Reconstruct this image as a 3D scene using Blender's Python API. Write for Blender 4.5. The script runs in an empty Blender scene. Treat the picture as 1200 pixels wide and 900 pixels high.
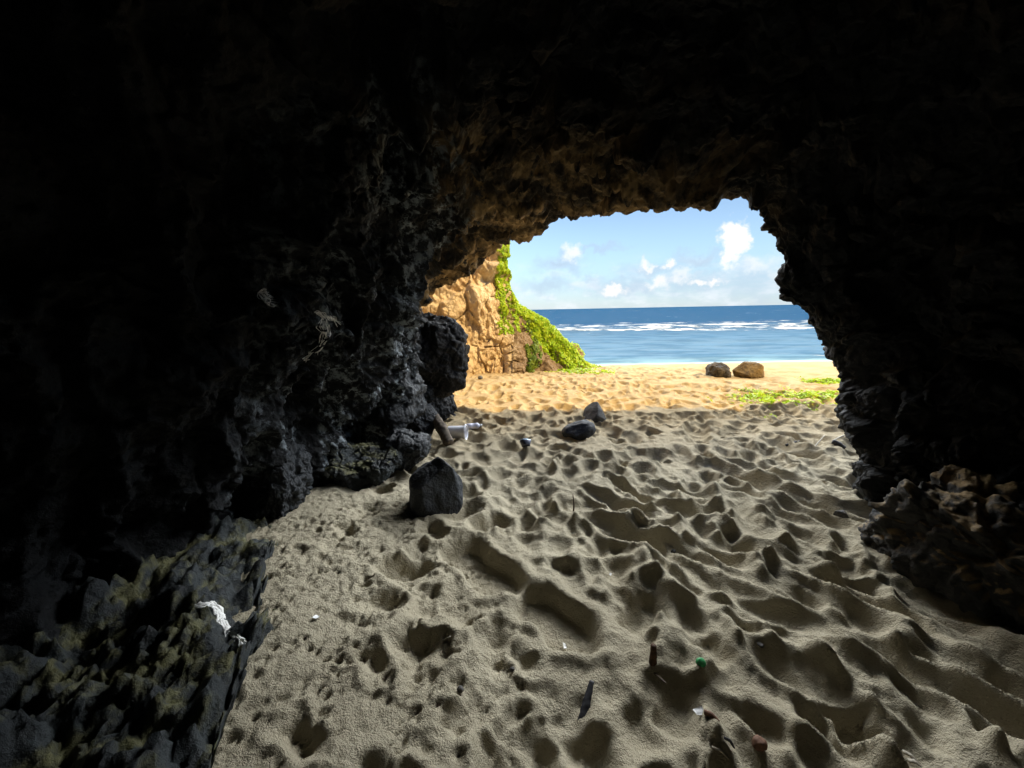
import bpy, bmesh, math, random
import numpy as np
from mathutils import Vector, Matrix
from mathutils.bvhtree import BVHTree

SC = bpy.context.scene
COL = SC.collection
rng = np.random.default_rng(7)
random.seed(7)

# ------------------------------------------------------------------ camera
CAM = np.array([0.0, 0.0, 1.5])
F = 450.0                       # focal length in photo pixels (1200 wide)
PITCH, ROLL = math.radians(10.9), math.radians(1.1)
RM = (Matrix.Rotation(math.pi/2 - PITCH, 3, 'X') @ Matrix.Rotation(-ROLL, 3, 'Z'))
RN = np.array(RM)
cam_d = bpy.data.cameras.new('camera'); cam = bpy.data.objects.new('camera', cam_d); COL.objects.link(cam)
cam.matrix_world = Matrix.Translation(CAM.tolist()) @ RM.to_4x4()
cam_d.sensor_width = 36.0; cam_d.lens = 36.0*F/1200.0
cam_d.clip_start = 0.05; cam_d.clip_end = 60000
SC.camera = cam

def ray(px, py):
    d = RN @ np.array([(px-600)/F, (450-py)/F, -1.0])
    return d/np.linalg.norm(d)
def at_y(px, py, y):
    d = ray(px, py); return CAM + d*(y-CAM[1])/d[1]
def on_z(px, py, z=0.0):
    d = ray(px, py); return CAM + d*(z-CAM[2])/d[2]

# ------------------------------------------------------------------ noise
def _hash(ix, iy, iz, seed):
    h = (ix.astype(np.uint32)*np.uint32(374761393) + iy.astype(np.uint32)*np.uint32(668265263)
         + iz.astype(np.uint32)*np.uint32(2147483647) + np.uint32((seed*1274126177) & 0xffffffff))
    h = (h ^ (h >> np.uint32(13)))*np.uint32(1274126177)
    h = (h ^ (h >> np.uint32(16)))*np.uint32(2246822519)
    return h ^ (h >> np.uint32(15))
def _g(h, x, y, z):
    a = (h & np.uint32(1023)).astype(np.float32)*np.float32(2*math.pi/1024)
    b = ((h >> np.uint32(10)) & np.uint32(1023)).astype(np.float32)*np.float32(2/1023) - 1
    r = np.sqrt(np.maximum(0, 1-b*b))
    return (np.cos(a)*x + np.sin(a)*y)*r + b*z
def noise(p, s=1.0, seed=0):
    p = np.asarray(p, np.float32)*np.asarray(s, np.float32)
    i = np.floor(p); f = p-i; i = i.astype(np.int64)
    u = f*f*f*(f*(f*6-15)+10)
    out = 0
    for dx in (0, 1):
        wx = u[..., 0] if dx else 1-u[..., 0]
        for dy in (0, 1):
            wy = u[..., 1] if dy else 1-u[..., 1]
            for dz in (0, 1):
                wz = u[..., 2] if dz else 1-u[..., 2]
                h = _hash(i[..., 0]+dx, i[..., 1]+dy, i[..., 2]+dz, seed)
                out = out + wx*wy*wz*_g(h, f[..., 0]-dx, f[..., 1]-dy, f[..., 2]-dz)
    return out*1.5
def fbm(p, s=1.0, o=4, seed=0, g=.5):
    s = np.asarray(s, np.float32); a, t = 1.0, 0
    for k in range(o):
        t = t + a*noise(p, s*2.03**k, seed+k*17); a *= g
    return t
def ridged(p, s=1.0, o=4, seed=0, g=.55):
    s = np.asarray(s, np.float32); a, t = 1.0, 0
    for k in range(o):
        t = t + a*(1-np.abs(noise(p, s*2.07**k, seed+k*31))*2); a *= g
    return t
def worley(p, s=1.0, seed=0):
    p = np.asarray(p, np.float32)*np.asarray(s, np.float32)
    i = np.floor(p); f = p-i; i = i.astype(np.int64)
    f1 = np.full(p.shape[:-1], 9, np.float32); f2 = f1.copy()
    for dx in (-1, 0, 1):
        for dy in (-1, 0, 1):
            for dz in (-1, 0, 1):
                h = _hash(i[..., 0]+dx, i[..., 1]+dy, i[..., 2]+dz, seed)
                qx = dx + (h & np.uint32(1023)).astype(np.float32)/1024 - f[..., 0]
                qy = dy + ((h >> np.uint32(10)) & np.uint32(1023)).astype(np.float32)/1024 - f[..., 1]
                qz = dz + ((h >> np.uint32(20)) & np.uint32(1023)).astype(np.float32)/1024 - f[..., 2]
                d = np.sqrt(qx*qx+qy*qy+qz*qz)
                f2 = np.minimum(f2, np.maximum(d, f1)); f1 = np.minimum(f1, d)
    return f1, f2
def blocks(p, s=1.0, seed=0, edge=.14):
    """fractured blocks: every cell sticks out by its own amount, with a groove between neighbours"""
    p = np.asarray(p, np.float32)*np.asarray(s, np.float32)
    i = np.floor(p); f = p-i; i = i.astype(np.int64)
    f1 = np.full(p.shape[:-1], 9, np.float32); f2 = f1.copy(); v1 = np.zeros_like(f1); tl = np.zeros_like(f1)
    for dx in (-1, 0, 1):
        for dy in (-1, 0, 1):
            for dz in (-1, 0, 1):
                h = _hash(i[..., 0]+dx, i[..., 1]+dy, i[..., 2]+dz, seed)
                qx = dx + (h & np.uint32(1023)).astype(np.float32)/1024 - f[..., 0]
                qy = dy + ((h >> np.uint32(10)) & np.uint32(1023)).astype(np.float32)/1024 - f[..., 1]
                qz = dz + ((h >> np.uint32(20)) & np.uint32(1023)).astype(np.float32)/1024 - f[..., 2]
                d = np.sqrt(qx*qx+qy*qy+qz*qz)
                h2 = h*np.uint32(2654435761); v = (h2 >> np.uint32(16)).astype(np.float32)/65535-.5
                a = (h2 & np.uint32(255)).astype(np.float32)*np.float32(2*math.pi/255)
                slope = (np.cos(a)*qx+np.sin(a)*.7*qy+np.sin(a*1.7+1)*qz)*.55
                nearer = d < f1
                f2 = np.where(nearer, f1, np.minimum(f2, d)); v1 = np.where(nearer, v+slope, v1); f1 = np.where(nearer, d, f1)
    e = sstep(0, edge, f2-f1)
    return v1*e - .30*(1-e)
def sstep(a, b, x):
    t = np.clip((x-a)/(b-a), 0, 1); return t*t*(3-2*t)

# ------------------------------------------------------------------ mesh helpers
def mesh_obj(name, V, quads=None, tris=None, mat=None, parent=None, smooth=True):
    V = np.asarray(V, np.float32).reshape(-1, 3)
    me = bpy.data.meshes.new(name)
    me.vertices.add(len(V)); me.vertices.foreach_set('co', V.ravel())
    loops, starts, tot = [], [], 0
    if quads is not None and len(quads):
        q = np.asarray(quads, np.int32); loops.append(q.ravel()); starts.append(np.arange(len(q))*4); tot = len(q)*4
    if tris is not None and len(tris):
        t = np.asarray(tris, np.int32); loops.append(t.ravel()); starts.append(tot+np.arange(len(t))*3)
    L = np.concatenate(loops); S = np.concatenate(starts).astype(np.int32)
    me.loops.add(len(L)); me.loops.foreach_set('vertex_index', L.astype(np.int32))
    me.polygons.add(len(S)); me.polygons.foreach_set('loop_start', S)
    me.update(calc_edges=True); me.validate()
    if smooth: me.polygons.foreach_set('use_smooth', np.ones(len(me.polygons), bool))
    o = bpy.data.objects.new(name, me); COL.objects.link(o)
    if mat: me.materials.append(mat)
    if parent is not None: o.parent = parent
    return o
def grid_quads(nr, nc):
    i = (np.arange(nr-1)[:, None]*nc + np.arange(nc-1)[None, :]).ravel()
    return np.stack([i, i+1, i+nc+1, i+nc], 1)
def grid_normals(V):
    du = np.gradient(V, axis=0); dv = np.gradient(V, axis=1)
    n = np.cross(du, dv); return n/(np.linalg.norm(n, axis=-1, keepdims=True)+1e-9)
def tag(o, label, cat, group=None, kind=None):
    o['label'] = label; o['category'] = cat
    if group: o['group'] = group
    if kind: o['kind'] = kind
    return o
def empty(name, loc, rot=(0, 0, 0)):
    o = bpy.data.objects.new(name, None); COL.objects.link(o); o.location = loc; o.rotation_euler = rot
    o.empty_display_size = .1; return o

# ------------------------------------------------------------------ materials
class NT:
    def __init__(s, nt): s.nt = nt; nt.nodes.clear()
    def n(s, t, ins=None, **kw):
        nd = s.nt.nodes.new(t)
        for k, v in kw.items(): setattr(nd, k, v)
        for k, v in (ins or {}).items():
            if isinstance(v, bpy.types.NodeSocket): s.nt.links.new(v, nd.inputs[k])
            else: nd.inputs[k].default_value = v
        return nd
    def m(s, op, a, b=0.0, c=None, clamp=False):
        ins = {0: a, 1: b}
        if c is not None: ins[2] = c
        return s.n('ShaderNodeMath', ins, operation=op, use_clamp=clamp).outputs[0]
    def vm(s, op, a, b=(0, 0, 0)):
        return s.n('ShaderNodeVectorMath', {0: a, 1: b}, operation=op).outputs['Vector']
    def noise(s, vec, scale, detail=4, rough=.55, dist=0.0):
        return s.n('ShaderNodeTexNoise', {'Vector': vec, 'Scale': scale, 'Detail': detail, 'Roughness': rough, 'Distortion': dist}).outputs['Fac']
    def ss(s, x, a, b):
        return s.n('ShaderNodeMapRange', {'Value': x, 'From Min': a, 'From Max': b, 'To Min': 0.0, 'To Max': 1.0}, interpolation_type='SMOOTHSTEP').outputs[0]
    def mix(s, f, a, b):
        nd = s.n('ShaderNodeMix', data_type='RGBA')
        for k, v in ((0, f), (6, a), (7, b)):
            if isinstance(v, bpy.types.NodeSocket): s.nt.links.new(v, nd.inputs[k])
            else: nd.inputs[k].default_value = v if k == 0 else (*v[:3], 1)
        return nd.outputs[2]
    def bump(s, h, strength, dist, normal=None):
        ins = {'Height': h, 'Strength': strength, 'Distance': dist}
        if normal is not None: ins['Normal'] = normal
        return s.n('ShaderNodeBump', ins).outputs[0]
def new_mat(name):
    m = bpy.data.materials.new(name); m.use_nodes = True; return m, NT(m.node_tree)
def finish(t, col, rough=.8, normal=None, spec=.3, extra=None):
    ins = {'Base Color': col if isinstance(col, bpy.types.NodeSocket) else (*col, 1), 'Roughness': rough, 'Specular IOR Level': spec}
    if normal is not None: ins['Normal'] = normal
    ins.update(extra or {})
    b = t.n('ShaderNodeBsdfPrincipled', ins)
    t.n('ShaderNodeOutputMaterial', {'Surface': b.outputs[0]}); return b
def geo_pos(t): return t.n('ShaderNodeNewGeometry').outputs['Position']
def obj_pos(t): return t.n('ShaderNodeTexCoord').outputs['Object']

def mat_sand():
    m, t = new_mat('sand')
    p = geo_pos(t)
    a = t.noise(p, 1.3, 5); b = t.noise(p, 45, 4, .7); g = t.noise(p, 420, 2, .6); sp = t.noise(p, 150, 2, .5)
    c = t.mix(t.ss(a, .35, .68), (.41, .36, .255), (.49, .435, .315))
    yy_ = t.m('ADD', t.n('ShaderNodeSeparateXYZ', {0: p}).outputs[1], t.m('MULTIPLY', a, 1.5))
    c = t.mix(t.ss(yy_, 3.6, 7.0), c, t.mix(t.ss(a, .35, .68), (.43, .30, .135), (.48, .35, .18)))   # dry golden shell sand outside, with sunlit warmth painted into its colour
    c = t.mix(t.m('MULTIPLY', t.ss(b, .52, .75), .35), c, (.28, .235, .155))
    c = t.mix(t.m('MULTIPLY', t.ss(sp, .66, .74), .55), c, (.10, .08, .06))
    c = t.mix(t.m('MULTIPLY', t.ss(g, .40, .80), .45), c, (.52, .47, .37))
    h = t.m('ADD', t.m('MULTIPLY', g, .25), t.m('ADD', b, t.m('MULTIPLY', sp, .4)))
    finish(t, c, .95, t.bump(h, 1.0, .022), .10); return m
def mat_rock(name, dark, light, warm=None, wet=.55, scale=1.0, extra=None, spec=.4):
    m, t = new_mat(name)
    p = geo_pos(t)
    a = t.noise(p, 2.2*scale, 6, .62); b = t.noise(p, 14*scale, 6, .7); f = t.noise(p, 70*scale, 4, .7)
    c = t.mix(t.ss(a, .38, .66), dark, light)
    c = t.mix(t.m('MULTIPLY', t.ss(b, .5, .72), .6), c, tuple(min(1, v*1.9) for v in light))
    c = t.mix(t.m('MULTIPLY', t.ss(f, .55, .7), .5), c, tuple(v*.4 for v in dark))
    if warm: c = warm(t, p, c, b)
    if extra: c = extra(t, p, c, b)
    v = t.n('ShaderNodeTexVoronoi', {'Vector': p, 'Scale': 22*scale, 'Randomness': 1.0}).outputs['Distance']
    h = t.m('ADD', t.m('ADD', t.m('MULTIPLY', b, 1.2), t.m('MULTIPLY', f, .45)), t.m('MULTIPLY', v, .5))
    r = t.n('ShaderNodeMapRange', {'Value': b, 'From Min': .35, 'From Max': .7, 'To Min': wet, 'To Max': min(1, wet+.35)}).outputs[0]
    finish(t, c, r, t.bump(h, .8, .035/scale), spec); return m
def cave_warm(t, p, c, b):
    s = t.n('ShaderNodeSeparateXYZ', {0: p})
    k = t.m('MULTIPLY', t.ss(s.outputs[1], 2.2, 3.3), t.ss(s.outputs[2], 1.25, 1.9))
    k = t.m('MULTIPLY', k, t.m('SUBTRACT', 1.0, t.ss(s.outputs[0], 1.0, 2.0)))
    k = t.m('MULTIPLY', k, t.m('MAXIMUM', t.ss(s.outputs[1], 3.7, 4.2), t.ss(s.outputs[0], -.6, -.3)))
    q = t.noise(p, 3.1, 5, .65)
    w = t.mix(t.ss(q, .42, .62), (.07, .048, .026), (.44, .29, .13))  # ochre stain and warm bounce light painted on the roof underside near the mouth
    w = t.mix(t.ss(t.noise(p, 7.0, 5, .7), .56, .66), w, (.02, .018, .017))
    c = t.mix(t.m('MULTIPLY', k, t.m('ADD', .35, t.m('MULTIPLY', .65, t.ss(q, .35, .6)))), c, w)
    # brown rust patches under the rest of the roof
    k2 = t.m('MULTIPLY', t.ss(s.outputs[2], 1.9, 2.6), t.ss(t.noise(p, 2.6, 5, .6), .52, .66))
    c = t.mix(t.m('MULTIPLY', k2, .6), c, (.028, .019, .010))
    vv = t.n('ShaderNodeMapping', {'Vector': p, 'Scale': (3.0, 3.0, .55)}).outputs[0]
    q2 = t.noise(vv, 1.5, 5, .6, .3)
    k3 = t.m('MULTIPLY', t.m('MULTIPLY', t.ss(q2, .45, .57), t.ss(b, .46, .60)), t.m('SUBTRACT', 1.0, t.ss(s.outputs[0], -.55, -.1)))  # left wall: pale mineral streaks, with cool sky glints painted into the colour
    k3 = t.m('MULTIPLY', k3, t.m('MULTIPLY', t.ss(s.outputs[1], 1.9, 2.9), t.m('SUBTRACT', 1.0, t.ss(s.outputs[1], 3.9, 4.4))))
    return t.mix(t.m('MULTIPLY', k3, .95), c, (.29, .325, .35))
def algae(t, p, c, b):
    nz = t.n('ShaderNodeSeparateXYZ', {0: t.n('ShaderNodeNewGeometry').outputs['Normal']}).outputs[2]
    k = t.m('MULTIPLY', t.ss(nz, .3, .85), t.ss(t.noise(p, 6.0, 5, .65), .45, .62))
    return t.mix(k, c, (.12, .115, .048))
def moss(t, p, c, b):
    nz = t.n('ShaderNodeSeparateXYZ', {0: t.n('ShaderNodeNewGeometry').outputs['Normal']}).outputs[2]
    k = t.m('MULTIPLY', t.ss(nz, .25, .7), t.ss(t.noise(p, 5.0, 5, .65), .40, .58))
    return t.mix(k, c, (.24, .165, .075))
def mat_plain(name, col, rough=.5, spec=.4, var=.25, scale=40, extra=None):
    m, t = new_mat(name); p = obj_pos(t)
    a = t.noise(p, scale, 4)
    c = t.mix(t.ss(a, .35, .7), tuple(v*(1-var) for v in col), col)
    finish(t, c, rough, t.bump(a, .25, .004), spec, extra); return m
def mat_leaf(name, c1, c2):
    m, t = new_mat(name); p = geo_pos(t)
    c = t.mix(t.ss(t.noise(p, 6, 4, .7), .35, .65), c1, c2)
    d = t.n('ShaderNodeBsdfPrincipled', {'Base Color': c, 'Roughness': .55, 'Specular IOR Level': .3})
    tr = t.n('ShaderNodeBsdfTranslucent', {'Color': c})
    mx = t.n('ShaderNodeMixShader', {0: .35, 1: d.outputs[0], 2: tr.outputs[0]})
    t.n('ShaderNodeOutputMaterial', {'Surface': mx.outputs[0]}); return m
def mat_cliff():
    m, t = new_mat('cliff_rock'); p = geo_pos(t)
    a = t.noise(p, .8, 6, .6); b = t.noise(p, 4.5, 6, .68); f = t.noise(p, 22, 5, .7)
    c = t.mix(t.ss(a, .38, .62), (.64, .47, .27), (.68, .55, .37))
    c = t.mix(t.m('MULTIPLY', t.ss(b, .5, .68), .7), c, (.50, .33, .18))
    c = t.mix(t.m('MULTIPLY', t.ss(f, .5, .7), .5), c, (.60, .46, .31))
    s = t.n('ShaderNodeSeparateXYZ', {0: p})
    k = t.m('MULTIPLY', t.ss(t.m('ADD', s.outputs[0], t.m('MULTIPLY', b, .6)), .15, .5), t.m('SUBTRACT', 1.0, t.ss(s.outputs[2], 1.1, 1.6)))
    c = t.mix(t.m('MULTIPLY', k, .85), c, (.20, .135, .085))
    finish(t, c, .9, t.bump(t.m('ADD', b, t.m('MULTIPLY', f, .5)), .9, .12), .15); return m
def mat_sea():
    m, t = new_mat('sea_water'); p = geo_pos(t)
    s = t.n('ShaderNodeSeparateXYZ', {0: p}); y = s.outputs[1]
    far = t.ss(y, 24, 75)
    c = t.mix(far, (.075, .145, .215), (.003, .042, .105))
    c = t.mix(t.m('SUBTRACT', 1.0, t.ss(y, 18.5, 23)), c, (.15, .25, .28))
    pw = t.n('ShaderNodeMapping', {'Vector': p, 'Scale': (.35, 1, 1)}).outputs[0]
    w1 = t.noise(pw, .9, 4, .6); w2 = t.noise(pw, .16, 4, .6); w3 = t.noise(pw, 3.5, 3, .6)
    c = t.mix(t.m('MULTIPLY', t.ss(w1, .42, .62), .55), c, (.010, .055, .11))
    # foam: surf line, far whitecaps, thin wash
    fn = t.noise(t.n('ShaderNodeMapping', {'Vector': p, 'Scale': (.16, .42, 1)}).outputs[0], 1.0, 8, .68)
    fb = t.noise(t.n('ShaderNodeMapping', {'Vector': p, 'Scale': (.05, .05, 1)}).outputs[0], 1.0, 3, .5)
    yy = t.m('ADD', y, t.m('MULTIPLY', t.m('SUBTRACT', fb, .5), 12.0))
    band = t.m('MULTIPLY', t.ss(yy, 44, 47), t.m('SUBTRACT', 1.0, t.ss(yy, 54, 84)))
    foam = t.ss(t.m('ADD', fn, t.m('MULTIPLY', band, .16)), .65, .75)
    wash = t.m('MULTIPLY', t.m('SUBTRACT', 1.0, t.ss(y, 19.2, 19.7)), t.ss(fn, .35, .5))
    caps = t.m('MULTIPLY', t.ss(t.noise(t.n('ShaderNodeMapping', {'Vector': p, 'Scale': (.03, .06, 1)}).outputs[0], 1.0, 6, .7), .66, .70), t.ss(y, 60, 90))
    foam = t.m('MAXIMUM', t.m('MAXIMUM', foam, t.m('MULTIPLY', wash, .3)), t.m('MULTIPLY', caps, .6), clamp=True)
    c = t.mix(foam, c, (.80, .82, .82))
    h = t.m('ADD', t.m('ADD', t.m('MULTIPLY', w1, .5), t.m('MULTIPLY', w2, 2.0)), t.m('ADD', t.m('MULTIPLY', w3, .12), t.m('MULTIPLY', foam, .4)))
    r = t.m('ADD', .22, t.m('MULTIPLY', foam, .6))
    nb = t.bump(h, 1.0, .55)
    d = t.n('ShaderNodeBsdfDiffuse', {'Color': c, 'Normal': nb})
    g = t.n('ShaderNodeBsdfGlossy', {'Color': (1, 1, 1, 1), 'Roughness': r, 'Normal': nb})
    fr = t.m('MULTIPLY', t.m('MINIMUM', t.n('ShaderNodeFresnel', {'IOR': 1.33, 'Normal': nb}).outputs[0], .016), t.m('SUBTRACT', 1.0, foam))
    mx_ = t.n('ShaderNodeMixShader', {0: fr, 1: d.outputs[0], 2: g.outputs[0]})
    t.n('ShaderNodeOutputMaterial', {'Surface': mx_.outputs[0]}); return m

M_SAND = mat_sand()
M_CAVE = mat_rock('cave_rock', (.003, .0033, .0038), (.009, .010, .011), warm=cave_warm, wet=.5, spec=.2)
M_BLACK = mat_rock('black_rock', (.008, .0095, .0115), (.022, .026, .030), wet=.42, scale=1.6)
M_BOULD = mat_rock('dark_boulder', (.006, .006, .006), (.018, .017, .016), wet=.6, scale=1.3, spec=.25)
M_BASALT = mat_rock('basalt', (.010, .011, .013), (.026, .030, .035), wet=.55, scale=2.5)
M_GREYSTONE = mat_rock('grey_stone', (.03, .028, .026), (.10, .092, .082), wet=.6, scale=3)
M_LEDGE = mat_rock('ledge_rock', (.010, .013, .0145), (.030, .037, .039), wet=.5, scale=1.6, extra=algae)
M_MOSS = mat_rock('mossy_ledge_rock', (.014, .014, .014), (.04, .038, .034), wet=.55, scale=1.6, extra=moss)
M_BROWN = mat_rock('brown_rock', (.10, .062, .022), (.26, .17, .065), wet=.75, scale=2)
M_DARKBROWN = mat_rock('dark_brown_rock', (.02, .015, .01), (.075, .055, .03), wet=.7, scale=2)
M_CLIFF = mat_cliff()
M_SEA = mat_sea()
M_CREEPER = mat_leaf('creeper_leaf', (.27, .44, .015), (.50, .60, .03))
M_DARKLEAF = mat_leaf('vine_leaf', (.08, .15, .02), (.22, .28, .03))

# ------------------------------------------------------------------ sand
def base_z(x, y):
    z = -1.75*sstep(7.5, 24.5, y)*1.0 - np.maximum(0, y-24)*.06
    z = z - .05*sstep(2.0, 5.0, x)*sstep(5, 2.5, y)*0
    z = z + .10*np.exp(-((x+1.5)/.9)**2)*sstep(4.5, 2.5, y)
    return z
def grow(start, step, end, k):
    v = [start]
    while (v[-1] < end):
        v.append(v[-1]+step); step *= k
    return np.array(v)
xs_r = grow(4.6, .013, 70, 1.035); xs_l = -grow(2.1, .013, 70, 1.035)[::-1]
XS = np.concatenate([xs_l, np.arange(-2.1+.012, 4.6, .012), xs_r])
YS = np.concatenate([np.arange(-5, .55, .08), np.arange(.55, 6.2, .0115), grow(6.2, .0125, 60, 1.014)])
GX, GY = np.meshgrid(XS, YS)
P3 = np.stack([GX, GY, np.zeros_like(GX)], -1)
H = .035*fbm(P3, .9, 3, 5) + .015*fbm(P3, 3.0, 3, 9)
fade = sstep(22, 14, GY)

def stamp(h, cx, cy, ang, a, b, depth, rim=.35, flat=.45, over=.85, tilt=0.0):
    R = max(a, b)*1.9
    i0, i1 = np.searchsorted(YS, [cy-R, cy+R]); j0, j1 = np.searchsorted(XS, [cx-R, cx+R])
    if i1-i0 < 3 or j1-j0 < 3: return
    X = GX[i0:i1, j0:j1]-cx; Y = GY[i0:i1, j0:j1]-cy
    u = X*math.cos(ang)+Y*math.sin(ang); v = -X*math.sin(ang)+Y*math.cos(ang)
    v = v*(1+.22*u/a)/(1-.20*np.cos(u/a*4.2+.6))*.98
    q = np.stack([GX[i0:i1, j0:j1], GY[i0:i1, j0:j1], np.zeros_like(X)], -1)
    wob = noise(q, 1.0/(.55*a), int(abs(cx*991+cy*577)*10) % 9999)
    r = np.sqrt((u/a)**2+(v/b)**2) + .16*wob
    sub = h[i0:i1, j0:j1]
    m = sstep(1.15, .8, r)
    ref = float((sub*m).sum()/(m.sum()+1e-6))
    pit = ref - depth*(1-sstep(flat, 1.0, r)) + tilt*u
    out = sub*(1-m*over) + pit*m*over
    out = out + rim*depth*np.exp(-((r-1.12)/.20)**2)*(.6+.5*wob)
    h[i0:i1, j0:j1] = out
# trodden beach: trails of old, slumped prints heading to and from the mouth
N_ST = 3300
for k in range(N_ST):
    t_ = rng.random()
    y = .5 + 12.5*t_**1.25
    x = rng.uniform(-1.3 - .05*y, 3.0+.75*y) if y > 2.6 else rng.uniform(-.7, 2.7)
    if x < -.1 and y < 2.9 and rng.random() < .75: continue
    ang = math.pi/2 + rng.normal(-.2, .65)
    sc_ = rng.uniform(.65, 1.4)
    stamp(H, x, y, ang, .155*sc_, .092*sc_*rng.uniform(.85, 1.3), rng.uniform(.035, .095)*(1.0 if y > 1.6 else .9),
          rim=rng.uniform(.08, .32), flat=rng.uniform(.1, .5), over=rng.uniform(.6, .95), tilt=rng.normal(0, .06))
# long diagonal ridges kicked up on the right
for k in range(48):
    x, y = rng.uniform(.8, 3.0), rng.uniform(.8, 3.3)
    stamp(H, x, y, math.radians(rng.normal(128, 18)), rng.uniform(.25, .50), rng.uniform(.07, .12), rng.uniform(.05, .10), .6, .2, .7)
for _ in range(1):                        # dry sand slumps: soften the crests
    H[1:-1] = .25*H[:-2]+.5*H[1:-1]+.25*H[2:]; H[:, 1:-1] = .25*H[:, :-2]+.5*H[:, 1:-1]+.25*H[:, 2:]
# fresh deep prints in the middle
def img_stamp(p1, p2, b, depth, **kw):
    A, B = on_z(*p1), on_z(*p2); c = (A+B)/2; d = B-A
    stamp(H, c[0], c[1], math.atan2(d[1], d[0]), np.linalg.norm(d[:2])/2*1.05, b, depth, **kw)
for q in (((425, 760), (455, 810)), ((400, 625), (415, 640)), ((600, 745), (635, 785)), ((610, 830), (650, 890)), ((330, 860), (380, 900))):
    img_stamp(*q, .07, .05, rim=.5, flat=.1)
img_stamp((520, 690), (570, 690), .12, .02, rim=.4, flat=.3)
stamp(H, *on_z(575, 660)[:2], 2.0, .42, .30, .0, .0, .3, .9)
stamp(H, *on_z(662, 718)[:2], 2.0, .40, .28, .0, .0, .3, .9)
img_stamp((528, 632), (612, 690), .170, .085, rim=.40, flat=.72, over=1.0)
img_stamp((612, 684), (702, 748), .165, .080, rim=.40, flat=.72, over=1.0)
img_stamp((985, 800), (1030, 850), .10, .07, rim=.5, flat=.5, over=1.0)
img_stamp((830, 880), (870, 905), .10, .07, rim=.5, flat=.3, over=1.0)
img_stamp((980, 640), (1010, 665), .13, .06, rim=.5, flat=.4, over=1.0)
H = H*fade
# grain-scale clods and drip pocks
near = sstep(7.0, 2.5, GY)
msk = (GY > .5) & (GY < 7.2) & (GX > -2.2) & (GX < 5.2)
Pm = P3[msk]
left = sstep(.25, -.45, Pm[:, 0]+.18*noise(Pm, 2.0, 77))*sstep(3.4, 2.5, Pm[:, 1])
f1, f2 = worley(Pm, 32.0, 3)
pocks = -(1-sstep(.0, .55, f1))*.013*sstep(-.25, .35, noise(Pm, 6, 12))
w1, w2 = worley(Pm+.02*np.stack([noise(Pm, 9, 1), noise(Pm, 9, 2), 0*Pm[:, 0]], -1), 15.0, 8)
pocks += -(1-sstep(.05, .5, w1))*.012*sstep(-.1, .4, noise(Pm, 4, 21))
cl = fbm(Pm, 11, 4, 43)*.009*sstep(-.3, .4, noise(Pm, 1.6, 53)) + fbm(Pm, 30, 3, 44)*.004 + np.maximum(0, noise(Pm, 42, 51))*.004*sstep(0, .5, noise(Pm, 3, 52))
H[msk] += (left*2.7*pocks + cl*(1.35+.95*left))*near[msk]
Z = base_z(GX, GY) + H
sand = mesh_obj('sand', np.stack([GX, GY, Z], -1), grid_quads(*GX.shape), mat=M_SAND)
tag(sand, 'pale trodden beach sand running from the cave out to the sea', 'sand', kind='structure')

def sand_z(x, y):
    i = int(np.clip(np.searchsorted(YS, y), 1, len(YS)-1)); j = int(np.clip(np.searchsorted(XS, x), 1, len(XS)-1))
    return float(Z[i-1:i+1, j-1:j+1].mean())
def ground(px, py):
    z = 0.0
    for _ in range(8):
        p = on_z(px, py, z); z = float(base_z(p[0], p[1])) if p[1] < 60 else z
    z2 = sand_z(p[0], p[1]); p[2] = z2
    return p

# ------------------------------------------------------------------ cave
def resample(pts, n):
    pts = np.asarray(pts, float)
    s = np.concatenate([[0], np.cumsum(np.linalg.norm(np.diff(pts, axis=0), axis=1))])
    t = np.linspace(0, s[-1], n)
    return np.stack([np.interp(t, s, pts[:, k]) for k in range(3)], 1)
NPROF = 96
mouth_px = [(522, 440, 5.6), (502, 395, 5.6), (490, 352, 5.5), (515, 336, 5.35), (552, 318, 5.05), (577, 297, 4.75),
    (597, 281, 4.5), (627, 276, 4.2), (650, 259, 3.9), (690, 250, 3.6), (735, 247, 3.35), (790, 239, 3.15), (840, 235, 3.0),
    (880, 238, 2.92), (903, 255, 2.88), (913, 280, 2.86), (919, 310, 2.86), (916, 348, 2.88), (938, 368, 2.9), (958, 390, 2.92),
    (972, 410, 2.94), (987, 438, 2.96), (985, 488, 2.97), (1002, 518, 2.97), (1010, 550, 2.97), (1003, 582, 2.98)]
MO = [(-.75, 5.7, -.5)] + [tuple(at_y(*q)) for q in mouth_px] + [(2.72, 2.98, -.5)]
MO = np.array(MO)
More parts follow.
